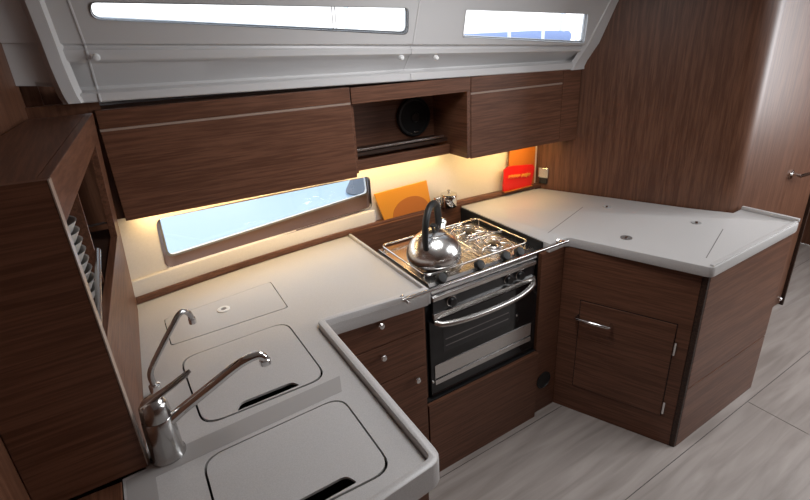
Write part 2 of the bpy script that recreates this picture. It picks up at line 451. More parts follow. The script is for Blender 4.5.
for nm, win, lab, bars in (('window_2', winA, 'long tapered coachroof window over the dish locker end', [(.716, .733)]), ('window_3', winB, 'shorter coachroof window next to the tall bulkhead', [(1.60, 1.61), (1.76, 1.77)])):
    cxm = sum(p[0] for p in win) / len(win); czm = sum(p[1] for p in win) / len(win)
    ins = [(p[0] + (cxm - p[0]) * .006, p[1] + (czm - p[1]) * .05) for p in win]
    f = MB(); f.loft([[face_pt(*p, -.0015) for p in [(q[0] + (q[0] - cxm) * .006, q[1] + (q[1] - czm) * .05) for q in win]], [face_pt(*p, -.003) for p in win], [face_pt(*p, .014) for p in win], [face_pt(*p, .013) for p in ins]])
    wo = struct(nm, f, 'sealw' if nm == 'window_2' else 'white', None, 50, lab, 'window')
    p = MB(); p.plate(win, [], lambda u, v: face_pt(u, v, .0145), lambda u, v: face_pt(u, v, .0185)); obj('pane', p, 'glass', wo, 0)
    for xa, xb in bars[:1] if nm == 'window_2' else []:
        for q in (xa, xb - .006):
            p = MB(); p.hexa([face_pt(q + .010, 1.752, .0135), face_pt(q + .014, 1.752, .0135), face_pt(q + .014, 1.752, .0144), face_pt(q + .010, 1.752, .0144), face_pt(q, 1.827, .0135), face_pt(q + .004, 1.827, .0135), face_pt(q + .004, 1.827, .0144), face_pt(q, 1.827, .0144)]); obj('pane_joint', p, 'whitew', wo, 0)

# ------------------------------------------------------------------ upper cabinets
def upper(x0, x1, z0, z1):
    """plan-parallel block helper on the cabinet front line"""
    return [(x0, F(x0)), (x1, F(x1))]
def fslab(mb, x0, x1, t0, t1, z0, z1, bev=0.): return mb.slab((x0, F(x0)), (x1, F(x1)), t0, t1, z0, z1, bev)

def wall_cabinet(x0, x1, z0, z1, zs, label, yb):
    r = thing('wall_cabinet', label, 'cabinet', ((x0 + x1) / 2, F(x0) + .1, z0), 'closed wall cabinets over the counters')
    b = MB(); b.prism([(x0 + .001, F(x0) + .021), (x1 - .001, F(x1) + .021), (x1 - .001, yb[1]), (x0 + .001, yb[0])], z0 + .001, z1); obj('body', b, 'wx', r, 0)
    d = MB(); fslab(d, x0 + .0015, x1 - .0015, 0, .020, z0, zs - .005, .0015); obj('door', d, 'wx', r, 0)
    hd = MB(); fslab(hd, x0 + .0015, x1 - .0015, .0, .020, zs + .003, z1, .0015); obj('header', hd, 'wx', r, 0)
    s = MB(); fslab(s, x0 + .0015, x1 - .0015, .001, .020, zs - .0045, zs + .0025); obj('grip_strip', s, 'wstrip', r, 0, 'pale grip strip')
    return r
wall_cabinet(-.034, .779, 1.208, 1.555, 1.497, 'wide walnut wall cabinet above the hull window and sink lids', (1.868, 1.965))
wall_cabinet(1.342, 1.902, 1.193, 1.550, 1.482, 'walnut wall cabinet between speaker niche and tall curved bulkhead', (2.03, 1.995))
fp = MB(); fp.prism([(1.904, F(1.904) + .002), (2.026, F(2.026) + .002), (1.942, 1.875), (1.904, 1.90)], 1.190, 1.550, .001)
tag(obj('end_strip', fp, 'wx', None, 0), 'narrow walnut end strip between wall cabinet and curved bulkhead', 'panel')
ct = MB(); ct.prism([(-.03, F(0) + .03), (2.02, F(2) + .03), (1.94, 1.9), (1.35, 2.03), (-.03, 1.868)], 1.556, 1.566)
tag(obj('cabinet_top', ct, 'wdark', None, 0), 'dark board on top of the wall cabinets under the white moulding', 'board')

r = thing('wall_niche', 'open walnut wall niche holding the round speaker', 'shelf', (1.06, 1.85, 1.197))
hd = MB(); fslab(hd, .7815, 1.3405, 0, .020, 1.492, 1.552, .0015); obj('header', hd, 'wx', r, 0)
b = MB(); b.box(.781, 1.34, 1.975, 1.990, 1.20, 1.55); obj('back_panel', b, 'wx', r, 0)
b = MB(); b.prism([(1.322, F(1.33) + .001), (1.340, F(1.34) + .001), (1.340, 1.975), (1.322, 1.975)], 1.197, 1.491); obj('side_panel', b, 'wy', r, 0)
b = MB(); b.prism([(.782, F(.78) + .021), (.796, F(.79) + .021), (.796, 1.975), (.782, 1.975)], 1.217, 1.491); obj('side_panel', b, 'wy', r, 0)
b = MB(); b.prism([(.797, F(.8) + .021), (1.321, F(1.32) + .021), (1.321, 1.974), (.797, 1.974)], 1.535, 1.552); obj('top_panel', b, 'wx', r, 0)
b = MB(); b.box(.797, 1.321, 1.842, 1.860, 1.197, 1.243, .002); obj('front_rail', b, 'wx', r, 0)
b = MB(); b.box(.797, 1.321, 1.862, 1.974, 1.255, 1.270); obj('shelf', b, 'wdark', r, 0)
b = MB(); b.box(.797, 1.300, 1.852, 1.858, 1.279, 1.287, .001); obj('fiddle_bar', b, 'steel', r, 0, 'thin metal fiddle bar')

c = (1.205, 1.975, 1.370)
r = thing('speaker', 'round black speaker set into the open wall niche', 'speaker', (c[0], c[1], c[2] - .09))
b = MB(); b.lathe([(.090, 0), (.091, .012), (.086, .020), (.078, .020), (.076, .012)], c, (0, -1, 0), 40); obj('rim', b, 'blackmat', r)
b = MB(); b.lathe([(.077, .010), (.060, .017), (.03, .021), (.001, .022)], c, (0, -1, 0), 40); obj('grille', b, 'cav', r)
b = MB(); b.lathe([(.024, .021), (.020, .028), (.001, .030)], c, (0, -1, 0), 24); obj('tweeter', b, 'black', r)
b = MB(); b.box(c[0] - .012, c[0] + .012, c[1] - .026, c[1] - .018, c[2] - .072, c[2] - .065, .001); obj('badge', b, 'chrome', r, 0, 'small silver badge')

# ------------------------------------------------------------------ dish locker on the left bulkhead
A0, A1 = (-.105, .967), (-.071, 1.722)
T0, T1 = (-.108, .967), (-.038, 1.722)
WB0, WB1 = (-.294, .967), (-.192, 1.722)
def cf(t, z, off=0.):                              # point on the locker front
    f = (z - .905) / .63; p = lerp(lerp(A0, A1, t), lerp(T0, T1, t), f); d = Vector((A1[0] - A0[0], A1[1] - A0[1])).normalized()
    return (p[0] - d.y * off, p[1] + d.x * off, z)
def fpanel(mb, t0, t1, z0, z1, z0b=None, z1b=None, th=.018, bev=.001):
    z0b = z0 if z0b is None else z0b; z1b = z1 if z1b is None else z1b
    return mb.hexa([cf(t0, z0), cf(t1, z0b), cf(t1, z0b, th), cf(t0, z0, th), cf(t0, z1), cf(t1, z1b), cf(t1, z1b, th), cf(t0, z1, th)], bev)
r = thing('dish_locker', 'open fronted walnut dish locker standing on the sink counter', 'cabinet', (-.2, 1.3, .905))
b = MB(); b.hexa([(-.294, .967, .903), (-.105, .967, .903), (-.1035, .985, .903), (-.292, .985, .903), (-.294, .967, 1.535), (-.108, .967, 1.530), (-.1065, .985, 1.530), (-.292, .985, 1.535)], .0015)
obj('end_panel', b, 'wx', r, 0)
b = MB(); b.hexa([(-.105, .9665, .904), (-.1030, .9665, .904), (-.1005, .985, .904), (-.1035, .985, .904), (-.108, .9665, 1.530), (-.106, .9665, 1.530), (-.1040, .985, 1.530), (-.1065, .985, 1.530)]); obj('edge_band', b, 'wstrip', r, 0, 'pale front edge band')
b = MB(); b.hexa([(-.292, .9855, 1.512), cf(.024, 1.512, .019), cf(1, 1.530, .019), (WB1[0] + .004, WB1[1], 1.530), (-.292, .9855, 1.530), cf(.024, 1.530, .019), cf(1, 1.551, .019), (WB1[0] + .004, WB1[1], 1.551)])
obj('top_panel', b, 'wy', r, 0)
b = MB(); fpanel(b, .0245, 1, 1.446, 1.530, 1.478, 1.552); obj('top_rail', b, 'wy', r, 0)
b = MB(); fpanel(b, .0245, 1, .903, 1.205); obj('lower_panel', b, 'wy', r, 0)
b = MB(); fpanel(b, .86, 1, 1.2055, 1.4725, 1.2055, 1.477); obj('stile', b, 'wy', r, 0)
b = MB(); b.hexa([(-.288, .986, 1.186), cf(.026, 1.186, .02), cf(1, 1.186, .02), (WB1[0] + .006, WB1[1], 1.186), (-.288, .986, 1.200), cf(.026, 1.2, .02), cf(1, 1.2, .02), (WB1[0] + .006, WB1[1], 1.2)]); obj('shelf', b, 'wdark', r, 0)
b = MB(); b.hexa([(-.278, 1.290, 1.201), cf(.425, 1.201, .019), cf(.438, 1.201, .019), (-.278, 1.300, 1.201), (-.278, 1.290, 1.508), cf(.425, 1.460, .019), cf(.438, 1.460, .019), (-.278, 1.300, 1.508)]); obj('divider', b, 'wy', r, 0)
b = MB(); b.tube([cf(.03, 1.215, .010), cf(.40, 1.293, .010)], .006, 10); obj('fiddle_rail', b, 'steel', r, 0, 'thin pale metal fiddle rail')
def bowl(z, rr):
    m = MB(); m.lathe([(rr * .5, 0), (rr * .8, .008), (rr, .030), (rr * 1.02, .032), (rr * .97, .031), (rr * .75, .012), (.001, .009)], (-.170, 1.213, z), (0, 0, 1), 28, True, False); return m
names = ['topmost bowl of the stack', 'second bowl from the top', 'third bowl from the top', 'fourth bowl from the top', 'fifth bowl from the top', 'third bowl from the bottom', 'second bowl from the bottom', 'lowest bowl of the stack']
z = 1.2005
first = None
for i in range(8):
    m = obj('bowl', bowl(z, .061 if i > 2 else .060), 'bowl', None) if first is None else None
    if m is None:
        m = first.copy(); COL.objects.link(m); m.location.z = z
    else: first = m
    tag(m, names[7 - i] + ' inside the walnut dish locker', 'bowl', 'bowls stacked in the dish locker')
    z += .0225

# ------------------------------------------------------------------ sink counter
def back_edge(x): return panel_y(x) - .034
bx = [.775 - (.775 + .076) * i / 16 for i in range(17)]
out = [(-.150, .585), (.388, .634), (.388, 1.249), (.775, 1.222)] + [(x, back_edge(x)) for x in bx] + [(-.1085, .985), (-.109, .966), (-.152, .964)]
lidA = rrect([(-.003, 1.429), (.350, 1.434), (.356, 1.650), (-.003, 1.600)], .010, 3)
lidB = rrect([(.018, 1.026), (.318, 1.022), (.315, 1.347), (.010, 1.333)], .048, 6)
lidC = rrect([(-.004, .682), (.319, .668), (.318, .926), (-.003, .918)], .045, 6)
def scale_loop(lp, g):
    c = Vector((sum(p[0] for p in lp) / len(lp), sum(p[1] for p in lp) / len(lp)))
    o = []
    for p in lp:
        v = Vector(p) - c; sx = (abs(v.x) + g) / max(abs(v.x), 1e-3) if abs(v.x) > .02 else 1; sy = (abs(v.y) + g) / max(abs(v.y), 1e-3) if abs(v.y) > .02 else 1
        o.append((c.x + v.x * sx, c.y + v.y * sy))
    return o
r = thing('countertop', 'pale grey sink countertop with raised rim and three inset lids', 'countertop', (.1, 1.2, .86))
b = MB(); b.plate(out, [scale_loop(l, g_) for l, g_ in ((lidA, .0030), (lidB, .0046), (lidC, .0046))], lambda u, v: (u, v, .9), lambda u, v: (u, v, .888)); obj('slab', b, 'counter', r, 0)
rim = [(.775, 1.2335)] + rrect([(.775, 1.2335), (.401, 1.2595), (.401, .6215), (-.150, .574)], [0, .014, .026, 0], 4)[1:]
b = MB(); b.prism(sweep_poly(rim, -.011, .011), .856, .921, .004, 2); obj('raised_rim', b, 'counter', r, 40)
b = MB(); b.box(.776, .786, 1.224, 1.87, .86, .914, .002); obj('end_rim', b, 'counter', r, 0)
for lid, zb_ in ((lidA, .70), (lidB, .74), (lidC, .74)):
    wv = scale_loop(lid, -.004)
    m = MB(); m.loft([[(x, y, .8875) for x, y in scale_loop(lid, .006)], [(x, y, .884) for x, y in wv], [(x, y, zb_) for x, y in scale_loop(lid, -.02)]], True, (False, True)); obj('basin', m, 'cav', r, 0)
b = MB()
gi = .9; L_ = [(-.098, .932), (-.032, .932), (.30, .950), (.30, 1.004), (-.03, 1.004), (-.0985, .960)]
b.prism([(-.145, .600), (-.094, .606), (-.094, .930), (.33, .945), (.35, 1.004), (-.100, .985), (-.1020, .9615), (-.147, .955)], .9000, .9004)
obj('shade_band', b, 'shade_band', r, 0, 'greyer band of painted shade around the near lid')  # thin grey sheet painting the shaded strip on the counter

def lid_thing(name, label, lid, notch=None):
    r = thing(name, label, 'lid', (sum(p[0] for p in lid) / len(lid), sum(p[1] for p in lid) / len(lid), .884))
    b = MB()
    if notch: b.plate(lid, [notch], lambda u, v: (u, v, .9012), lambda u, v: (u, v, .895))
    else: b.plate(lid, [], lambda u, v: (u, v, .9008), lambda u, v: (u, v, .895))
    obj('panel', b, 'counter', r, 0); return r
rA = lid_thing('locker_hatch', 'small square edged counter lid with a white pull ring', lidA)
b = MB(); b.lathe([(.020, .9008), (.0205, .9035), (.017, .9045), (.009, .9040), (.009, .9015)], (.170, 1.548, 0), (0, 0, 1), 28, False, False); obj('pull_ring', b, 'whitew', rA)
b = MB(); b.lathe([(.0085, .9012), (.004, .9026), (.001, .9026)], (.170, 1.548, 0), (0, 0, 1), 20); obj('ring_button', b, 'latch', rA)
def notch(x0, x1, y0, d): return rrect([(x0, y0), (x1, y0 + .002), (x1 - .012, y0 + d), (x0 + .016, y0 + d)], [.004, .004, .02, .02], 4)
rB = lid_thing('sink_cover', 'rounded sink lid behind the chrome mixer tap spout', lidB, notch(.090, .250, 1.0275, .026))
rC = lid_thing('sink_cover', 'rounded sink lid nearest the counter end, in front of the mixer tap', lidC, notch(.110, .245, .6765, .030))
for rr_, x0, x1, y in ((rB, .10, .245, 1.036), (rC, .115, .238, .686)):
    m = MB(); m.tube([(x0, y, .880), (x1, y + .001, .880)], .006, 8); obj('finger_bar', m, 'black', rr_)

b = MB(); b.prism([(-.290, .52), (-.157, .585), (-.154, .957), (-.292, .963)], .84, .902, .002)
tag(obj('side_shelf', b, 'wy', None, 0), 'walnut ledge along the bulkhead beside the near counter end', 'ledge')

# ------------------------------------------------------------------ taps
c = (-.064, .982)
r = thing('mixer_tap', 'satin chrome single lever mixer tap beside the sink lids', 'tap', (*c, .9))
b = MB(); b.lathe([(.036, .9004), (.036, .905), (.032, .911), (.0315, .950), (.030, 1.000), (.0285, 1.003)], (*c, 0), (0, 0, 1), 32); obj('body', b, 'tap', r, 40)
b = MB(); b.lathe([(.0285, 1.0035), (.0285, 1.006), (.029, 1.009), (.027, 1.036), (.020, 1.047), (.008, 1.051), (.001, 1.0515)], (*c, 0), (0, 0, 1), 32); obj('lever_cap', b, 'tap', r, 50)
b = MB(); b.tube([(-.086, .974, 1.040), (-.060, .980, 1.050), (-.020, .986, 1.063), (.008, .990, 1.074), (.018, .991, 1.079)], [.008, .0105, .009, .0085, .005], 12, flat=.65); obj('lever', b, 'tap', r, 60)
sp = smooth_path([(-.046, .976, .985), (-.010, .974, 1.006), (.05, .972, 1.036), (.10, .969, 1.062), (.132, .966, 1.074), (.155, .963, 1.076), (.164, .961, 1.068), (.166, .961, 1.058)], 5)
b = MB(); b.tube(sp, [.0125 - .0025 * min(1, i / 25) for i in range(len(sp))], 14); obj('spout', b, 'chrome', r, 60)
b = MB(); b.lathe([(.0125, 0), (.0125, .012), (.010, .014)], (.166, .961, 1.049), (0, 0, 1), 20); obj('aerator', b, 'chrome', r)

c = (-.063, 1.204)
r = thing('pump_tap', 'slender chrome swan neck tap standing behind the mixer tap', 'tap', (*c, .9))
b = MB(); b.lathe([(.021, .9004), (.021, .905), (.014, .909), (.0135, .935), (.011, .937)], (*c, 0), (0, 0, 1), 24); obj('base', b, 'chrome', r, 40)
b = MB(); sp = smooth_path([(-.063, 1.204, .93), (-.065, 1.205, .962), (-.056, 1.209, .985), (-.022, 1.225, 1.026), (.012, 1.240, 1.064), (.030, 1.250, 1.082), (.044, 1.259, 1.083), (.055, 1.266, 1.068), (.058, 1.269, 1.050)], 5)
b.tube(sp, .0075, 12); obj('neck', b, 'tap', r, 60)
b = MB(); b.lathe([(.0095, 0), (.0095, .014), (.008, .016)], (.0585, 1.2695, 1.037), (0, 0, 1), 16); obj('nozzle', b, 'chrome', r)

# ------------------------------------------------------------------ base cabinets on the left run
r = thing('sink_cabinet', 'walnut base cabinet under the sink countertop end', 'cabinet', (.2, 1.0, 0))
b = MB(); b.box(.374, .388, .655, 1.268, 0, .856); obj('side_panel', b, 'wy', r, 0)
b = MB(); b.prism([(-.150, .600), (.388, .641), (.388, .6545), (-.150, .614)], 0, .856); obj('end_panel', b, 'wx', r, 0)

DY = 1.262
r = thing('drawer_cabinet', 'walnut drawer stack between sink counter corner and oven', 'cabinet', (.59, 1.4, 0))
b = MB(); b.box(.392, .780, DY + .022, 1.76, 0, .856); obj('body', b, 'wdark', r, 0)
def knob(m, x, y, z): m.lathe([(.005, 0), (.005, .012), (.011, .015), (.0125, .022), (.009, .027), (.001, .028)], (x, y, z), (0, -1, 0), 18)
for nm, z0, z1, kx, kz in (('drawer', .741, .853, .598, .850 - .0), ('drawer', .583, .737, .597, .702), ('door', .010, .579, .728, .545)):
    d = MB(); d.box(.394, .778, DY, DY + .020, z0, z1, .0018); p_ = obj(nm, d, 'wx', r, 0)
    k = MB(); knob(k, kx, DY, min(kz, z1 - .022)); obj('knob', k, 'chrome', p_, 40)

b = MB(); b.box(.786, 1.382, 1.265, 1.284, 0, .372, .0015)
tag(obj('oven_plinth', b, 'wx', None, 0), 'plain walnut panel below the oven', 'panel')
r = thing('filler_panel', 'narrow upright walnut panel with round vent beside the oven', 'panel', (1.44, 1.29, 0))
b = MB(); b.box(1.386, 1.523, 1.283, 1.303, 0, .856, .001); obj('board', b, 'wx', r, 0)
b = MB(); b.lathe([(.044, 0), (.045, .004), (.040, .007), (.038, .003), (.001, .002)], (1.446, 1.283, .178), (0, -1, 0), 28); obj('vent', b, 'blackmat', r, 40, 'round black vent')

# recess that holds the stove
r = thing('stove_recess', 'dark walnut recess lining around the stove', 'panel', (1.1, 1.6, .36))
b = MB(); b.box(.790, 1.410, 1.872, 1.886, .36, .914); obj('back_panel', b, 'wx', r, 0)
b = MB(); b.box(.789, .797, 1.286, 1.871, .40, .898); obj('side_panel', b, 'wy', r, 0)
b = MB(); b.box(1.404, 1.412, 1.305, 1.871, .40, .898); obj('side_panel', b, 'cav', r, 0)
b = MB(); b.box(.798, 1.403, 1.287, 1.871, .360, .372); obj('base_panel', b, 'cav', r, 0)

# ------------------------------------------------------------------ stove
r = thing('stove', 'stainless gimballed stove with gas hob and black oven door', 'stove', (1.1, 1.5, .373))
SX0, SX1, SY = .816, 1.382, 1.292
b = MB(); b.box(SX0, SX1, SY + .022, 1.735, .376, .858, .003); obj('oven_body', b, 'black', r, 0)
b = MB(); b.hexa([(.838, SY, .735), (1.350, SY, .735), (1.350, SY + .022, .735), (.838, SY + .022, .735), (.838, SY, .835), (1.350, SY, .835), (1.350, SY + .022, .84), (.838, SY + .022, .84)], .001); obj('control_panel', b, 'smoke', r, 0)
b = MB(); b.hexa([(.833, SY - .010, .818), (1.355, SY - .010, .818), (1.355, SY + .012, .818), (.833, SY + .012, .818), (.833, SY - .010, .836), (1.355, SY - .010, .836), (1.355, SY + .02, .842), (.833, SY + .02, .842)], .003); obj('top_trim', b, 'steel', r, 0)
for x in (.920, 1.205, 1.268):
    k = MB(); k.lathe([(.019, 0), (.0185, .012), (.016, .020), (.001, .021)], (x, SY, .793), (0, -1, 0), 20); kk = obj('oven_knob', k, 'black', r, 40)
    q = MB(); q.lathe([(.0215, .0), (.0215, .004), (.0195, .005)], (x, SY, .793), (0, -1, 0), 24); obj('knob_ring', q, 'steel', kk)
b = MB(); b.box(.818, 1.380, SY, SY + .020, .385, .733, .003); dd = obj('oven_door', b, 'glassblack', r, 0)
b = MB(); b.box(.880, 1.225, SY - .001, SY + .002, .575, .690, .0005); obj('window_panel', b, 'smoke', dd, 0)
for zz in (.60, .63):
    k = MB(); k.box(.89, 1.215, SY - .0018, SY - .0008, zz, zz + .004); obj('rack_line', k, 'latch', dd, 0)
b = MB(); b.box(.833, 1.352, SY - .012, SY + .004, .742, .766, .003); obj('door_trim', b, 'steel', dd, 0)
b = MB(); b.box(.836, 1.350, SY - .003, SY + .002, .468, .530, .001); obj('lower_panel', b, 'steel', dd, 0)
b = MB(); b.box(.836, 1.350, SY - .004, SY + .002, .438, .460, .001); obj('lower_trim', b, 'steel', dd, 0)
b = MB(); hp = smooth_path([(.842, SY - .006, .728), (.870, SY - .030, .724), (.96, SY - .048, .722), (1.095, SY - .054, .722), (1.23, SY - .048, .726), (1.315, SY - .030, .738), (1.343, SY - .008, .748)], 5)
b.tube(hp, .0115, 14); obj('oven_handle', b, 'steel', dd, 60, 'bowed steel door handle')
b = MB(); b.lathe([(.005, 0), (.004, .004), (.001, .005)], (1.262, SY, .60), (0, -1, 0), 12); obj('emblem', b, 'steel', dd)
b = MB(); b.lathe([(.006, 0), (.005, .004), (.001, .005)], (.826, SY, .458), (0, -1, 0), 12); obj('door_screw', b, 'steel', dd)

HX0, HX1, HY0, HY1, HZ = .852, 1.404, 1.338, 1.738, .864
b = MB(); b.box(HX0, HX1, HY0, HY1, .859, HZ, .002)
b.hexa([(.838, SY + .004, .842), (1.372, SY + .004, .842), (1.404, HY0, .859), (.852, HY0, .859), (.838, SY + .006, .846), (1.372, SY + .006, .846), (1.404, HY0 + .002, .8645), (.852, HY0 + .002, .8645)])
obj('hob_plate', b, 'steel', r, 0)
for x, yy in ((1.088, 1.345), (1.224, 1.347), (1.297, 1.342), (.905, 1.345)):
    k = MB(); k.lathe([(.021, 0), (.021, .014), (.017, .022), (.001, .024)], (x, yy - .008, .872), (0, -.8, .6), 20); obj('hob_knob', k, 'blackmat', r, 40)
burn = [(.985, 1.475, .044), (1.265, 1.625, .038), (1.265, 1.450, .030)]
for x, yy, q in burn:
    k = MB(); k.lathe([(q * 1.5, HZ), (q * 1.5, HZ + .003), (q * 1.2, HZ + .002), (q * 1.1, HZ + .002), (q, HZ + .012), (q * .9, HZ + .014)], (x, yy, 0), (0, 0, 1), 28); kb = obj('burner', k, 'steel', r, 40)
    k = MB(); k.lathe([(q * .8, HZ + .014), (q * .8, HZ + .018), (q * .6, HZ + .020), (.001, HZ + .020)], (x, yy, 0), (0, 0, 1), 24); obj('burner_cap', k, 'black', kb, 40)
GZ = .884
b = MB()
fr = rrect([(HX0 + .01, HY0 + .03), (HX1 - .01, HY0 + .03), (HX1 - .01, HY1 - .01), (HX0 + .01, HY1 - .01)], .03, 5)
b.tube([(x, y, GZ) for x, y in fr] + [(fr[0][0], fr[0][1], GZ)], .0045, 8)
for x in (HX0 + .012, HX1 - .012):
    for yy in (HY0 + .05, HY1 - .03): b.tube([(x, yy, GZ), (x, yy, HZ)], .004, 8)
obj('grate_frame', b, 'chrome', r, 60)
for x, yy, q in burn:
    k = MB(); R0, R1 = .028, .092 if q > .04 else .075
    for a in range(6):
        t = a * PI / 3 + .26
        k.tube([(x + math.cos(t) * R0, yy + math.sin(t) * R0, GZ + .001), (x + math.cos(t) * R1, yy + math.sin(t) * R1, GZ + .001), (x + math.cos(t) * (R1 + .012), yy + math.sin(t) * (R1 + .012), HZ + .004)], .0035, 8)
    for R_ in (R1 * .98, R1 * .62):
        cpt = [(x + math.cos(2 * PI * i / 28) * R_, yy + math.sin(2 * PI * i / 28) * R_, GZ - .004) for i in range(29)]
        k.tube(cpt, .0032, 8)
    obj('pan_support', k, 'chrome', r, 60)
for x in (1.125, 1.155):
    k = MB(); k.tube([(x, HY0 + .03, GZ), (x, HY1 - .01, GZ)], .0035, 8); obj('grate_bar', k, 'chrome', r, 60)
for yy in (1.535,):
    k = MB(); k.tube([(1.155, yy, GZ), (HX1 - .01, yy, GZ)], .0035, 8); obj('grate_bar', k, 'chrome', r, 60)

# pot clamp arms (curved wires on the hob)
for pts in ([(1.16, 1.50, .892), (1.20, 1.53, .905), (1.27, 1.54, .905), (1.36, 1.51, .890)], [(1.17, 1.69, .892), (1.21, 1.66, .906), (1.30, 1.68, .906), (1.37, 1.70, .890)]):
    k = MB(); k.tube(smooth_path(pts, 6), .004, 8); obj('pot_clamp', k, 'chrome', r, 60)

r = thing('guard_rail', 'polished steel crash bar in front of the hob', 'rail', (1.08, 1.23, .90))
b = MB(); b.tube([(.664, 1.207, .922), (1.478, 1.232, .910)], .0065, 14); obj('bar', b, 'chrome', r, 60)
for x, yy in ((.680, 1.209), (1.470, 1.232)):
    k = MB(); k.lathe([(.012, 0), (.012, .004), (.006, .006), (.006, .046)], (x, yy + (.028 if x < 1 else .046), .9125 if x < 1 else .893), (0, -1, .0 if x < 1 else .35), 14); obj('bracket', k, 'chrome', r, 60)

# ------------------------------------------------------------------ kettle
kc = (.962, 1.462); kz = .8885
r = thing('kettle', 'shiny steel whistling kettle with black loop handle on the hob', 'kettle', (*kc, kz))
b = MB(); b.lathe([(.088, 0), (.104, .004), (.110, .014), (.112, .030), (.108, .052), (.098, .074), (.083, .093), (.066, .107), (.050, .115), (.046, .1165)], (*kc, kz), (0, 0, 1), 48); obj('body', b, 'kettle', r, 50)
b = MB(); b.lathe([(.050, .1155), (.050, .120), (.040, .126), (.02, .130), (.001, .131)], (*kc, kz), (0, 0, 1), 32); ld = obj('lid', b, 'kettle', r, 50)
b = MB(); b.lathe([(.006, .130), (.006, .137), (.013, .142), (.014, .149), (.008, .154), (.001, .155)], (*kc, kz), (0, 0, 1), 20); obj('lid_knob', b, 'blackmat', ld, 50)
ux, uy = .80, .60
def kp(s, z, w=0.): return (kc[0] + ux * s - uy * w, kc[1] + uy * s + ux * w, kz + z)
b = MB(); hp = smooth_path([kp(-.088, .082), kp(-.092, .125), kp(-.083, .180), kp(-.052, .222), kp(-.010, .236), kp(.030, .224), kp(.056, .190), kp(.064, .150), kp(.060, .118)], 6)
b.tube(hp, [.0125 + .004 * math.sin(PI * i / (len(hp) - 1)) for i in range(len(hp))], 14, flat=.8); obj('handle', b, 'blackmat', r, 60)
for s_, z_ in ((-.090, .080), (.062, .113)):
    k = MB(); k.tube([kp(s_ * .9, z_ - .012), kp(s_, z_ + .02)], .010, 10); obj('handle_bracket', k, 'chrome', r, 60)
b = MB(); b.tube([kp(.075, .070), kp(.100, .090), kp(.118, .114)], [.024, .018, .014], 16); sp_ = obj('spout', b, 'kettle', r, 60)
b = MB(); b.tube([kp(.116, .111), kp(.124, .124), kp(.128, .130)], [.0165, .0165, .010], 16); obj('whistle_cap', b, 'chrome', sp_, 60)

# ------------------------------------------------------------------ peninsula
P = {'a': (1.525, 1.283), 'b': (1.738, .788), 'c': (2.420, .788), 'd': (2.415, 1.008)}
r = thing('peninsula_cabinet', 'walnut peninsula cabinet with a hinged locker door and chrome handle', 'cabinet', (1.9, 1.0, 0))
b = MB(); b.prism([(1.545, 1.300), (1.748, .800), (2.408, .800), (2.408, 1.008), (2.330, 1.018), (2.262, 1.165), (1.96, 1.82), (1.545, 1.86)], 0, .855); obj('body', b, 'wdark', r, 0)
la, lb = Vector((1.5265, 1.286)), Vector((1.7450, .7830)); dL = (lb - la).normalized()
def lpt(s): return tuple(la + dL * s)
LW = (lb - la).length
b = MB(); b.slab(lpt(0), lpt(LW - .020), 0, .012, .0, .856, .001); obj('front_panel', b, 'wl', r, 0)
d = MB(); d.slab(lpt(.092), lpt(.475), -.006, .0005, .150, .610, .0015); dO = obj('door', d, 'wl', r, 0)
gp_ = MB()
for s0, s1, z0, z1 in ((.0885, .0915, .146, .614), (.4755, .4785, .146, .614), (.0885, .4785, .6105, .614), (.0885, .4785, .146, .1495)): gp_.slab(lpt(s0), lpt(s1), -.0008, .001, z0, z1)
obj('door_gap', gp_, 'cav', r, 0)
def lp3(s, off, z): n = Vector((-dL.y, dL.x)); p = la + dL * s + n * off; return (p.x, p.y, z)
h = MB(); h.tube([lp3(.082, -.001, .534), lp3(.082, -.034, .534), lp3(.090, -.040, .534), lp3(.222, -.040, .534), lp3(.230, -.034, .534), lp3(.230, -.001, .534)], .0065, 10); obj('handle', h, 'chrome', dO, 60, 'chrome bar handle')
for z0 in (.470, .165):
    k = MB(); k.tube([lp3(.482, -.006, z0), lp3(.482, -.006, z0 + .062)], .0055, 10); obj('hinge', k, 'chrome', dO, 60, 'thin steel hinge')
b = MB(); b.slab((1.757, .780), (2.420, .780), 0, .012, .318, .856, .001); obj('end_panel', b, 'wx', r, 0)
b = MB(); b.slab((1.757, .780), (2.420, .780), 0, .012, 0, .311, .001); obj('lower_end_panel', b, 'wx', r, 0)
b = MB(); b.prism([lpt(LW - .018), (1.7455, .7815), (1.7555, .7805), (1.7565, .792), (1.742, .806)], 0, .856, .001); obj('corner_post', b, 'wdark', r, 0)
b = MB(); b.box(2.409, 2.421, .8005, 1.006, 0, .856, .001); obj('far_panel', b, 'wy', r, 0)

r = thing('peninsula_countertop', 'pale grey peninsula countertop running from oven to curved bulkhead', 'countertop', (1.9, 1.3, .857))
bx2 = [1.424 + (1.940 - 1.424) * i / 8 for i in range(9)]
top = rrect([(1.416, 1.272), (1.528, 1.279), (1.716, .760), (2.448, .771), (2.434, 1.010), (2.345, 1.006)], [0, .03, .03, .03, 0, 0], 4) + [(2.255, 1.165), (1.962, 1.815)] + [(x, back_edge(x)) for x in reversed(bx2)] + [(1.416, 1.885)]
b = MB(); b.prism(top, .857, .900, .004, 2); obj('slab', b, 'counter', r, 40)
b = MB(); b.prism(sweep_poly([(1.725, .7640), (2.4275, .7745)], 0, .014), .899, .9065, .003, 2); b.prism(sweep_poly([(2.444, .775), (2.431, 1.005)], 0, .016), .899, .9175, .004, 2); obj('raised_rim', b, 'counter', r, 40)
for p_, q_ in (((1.880, 1.490), (1.497, 1.359)), ((2.112, .931), (1.777, .821))):
    k = MB(); k.slab(p_, q_, -.0016, .0016, .8995, .9003); obj('joint', k, 'seam', r, 0)
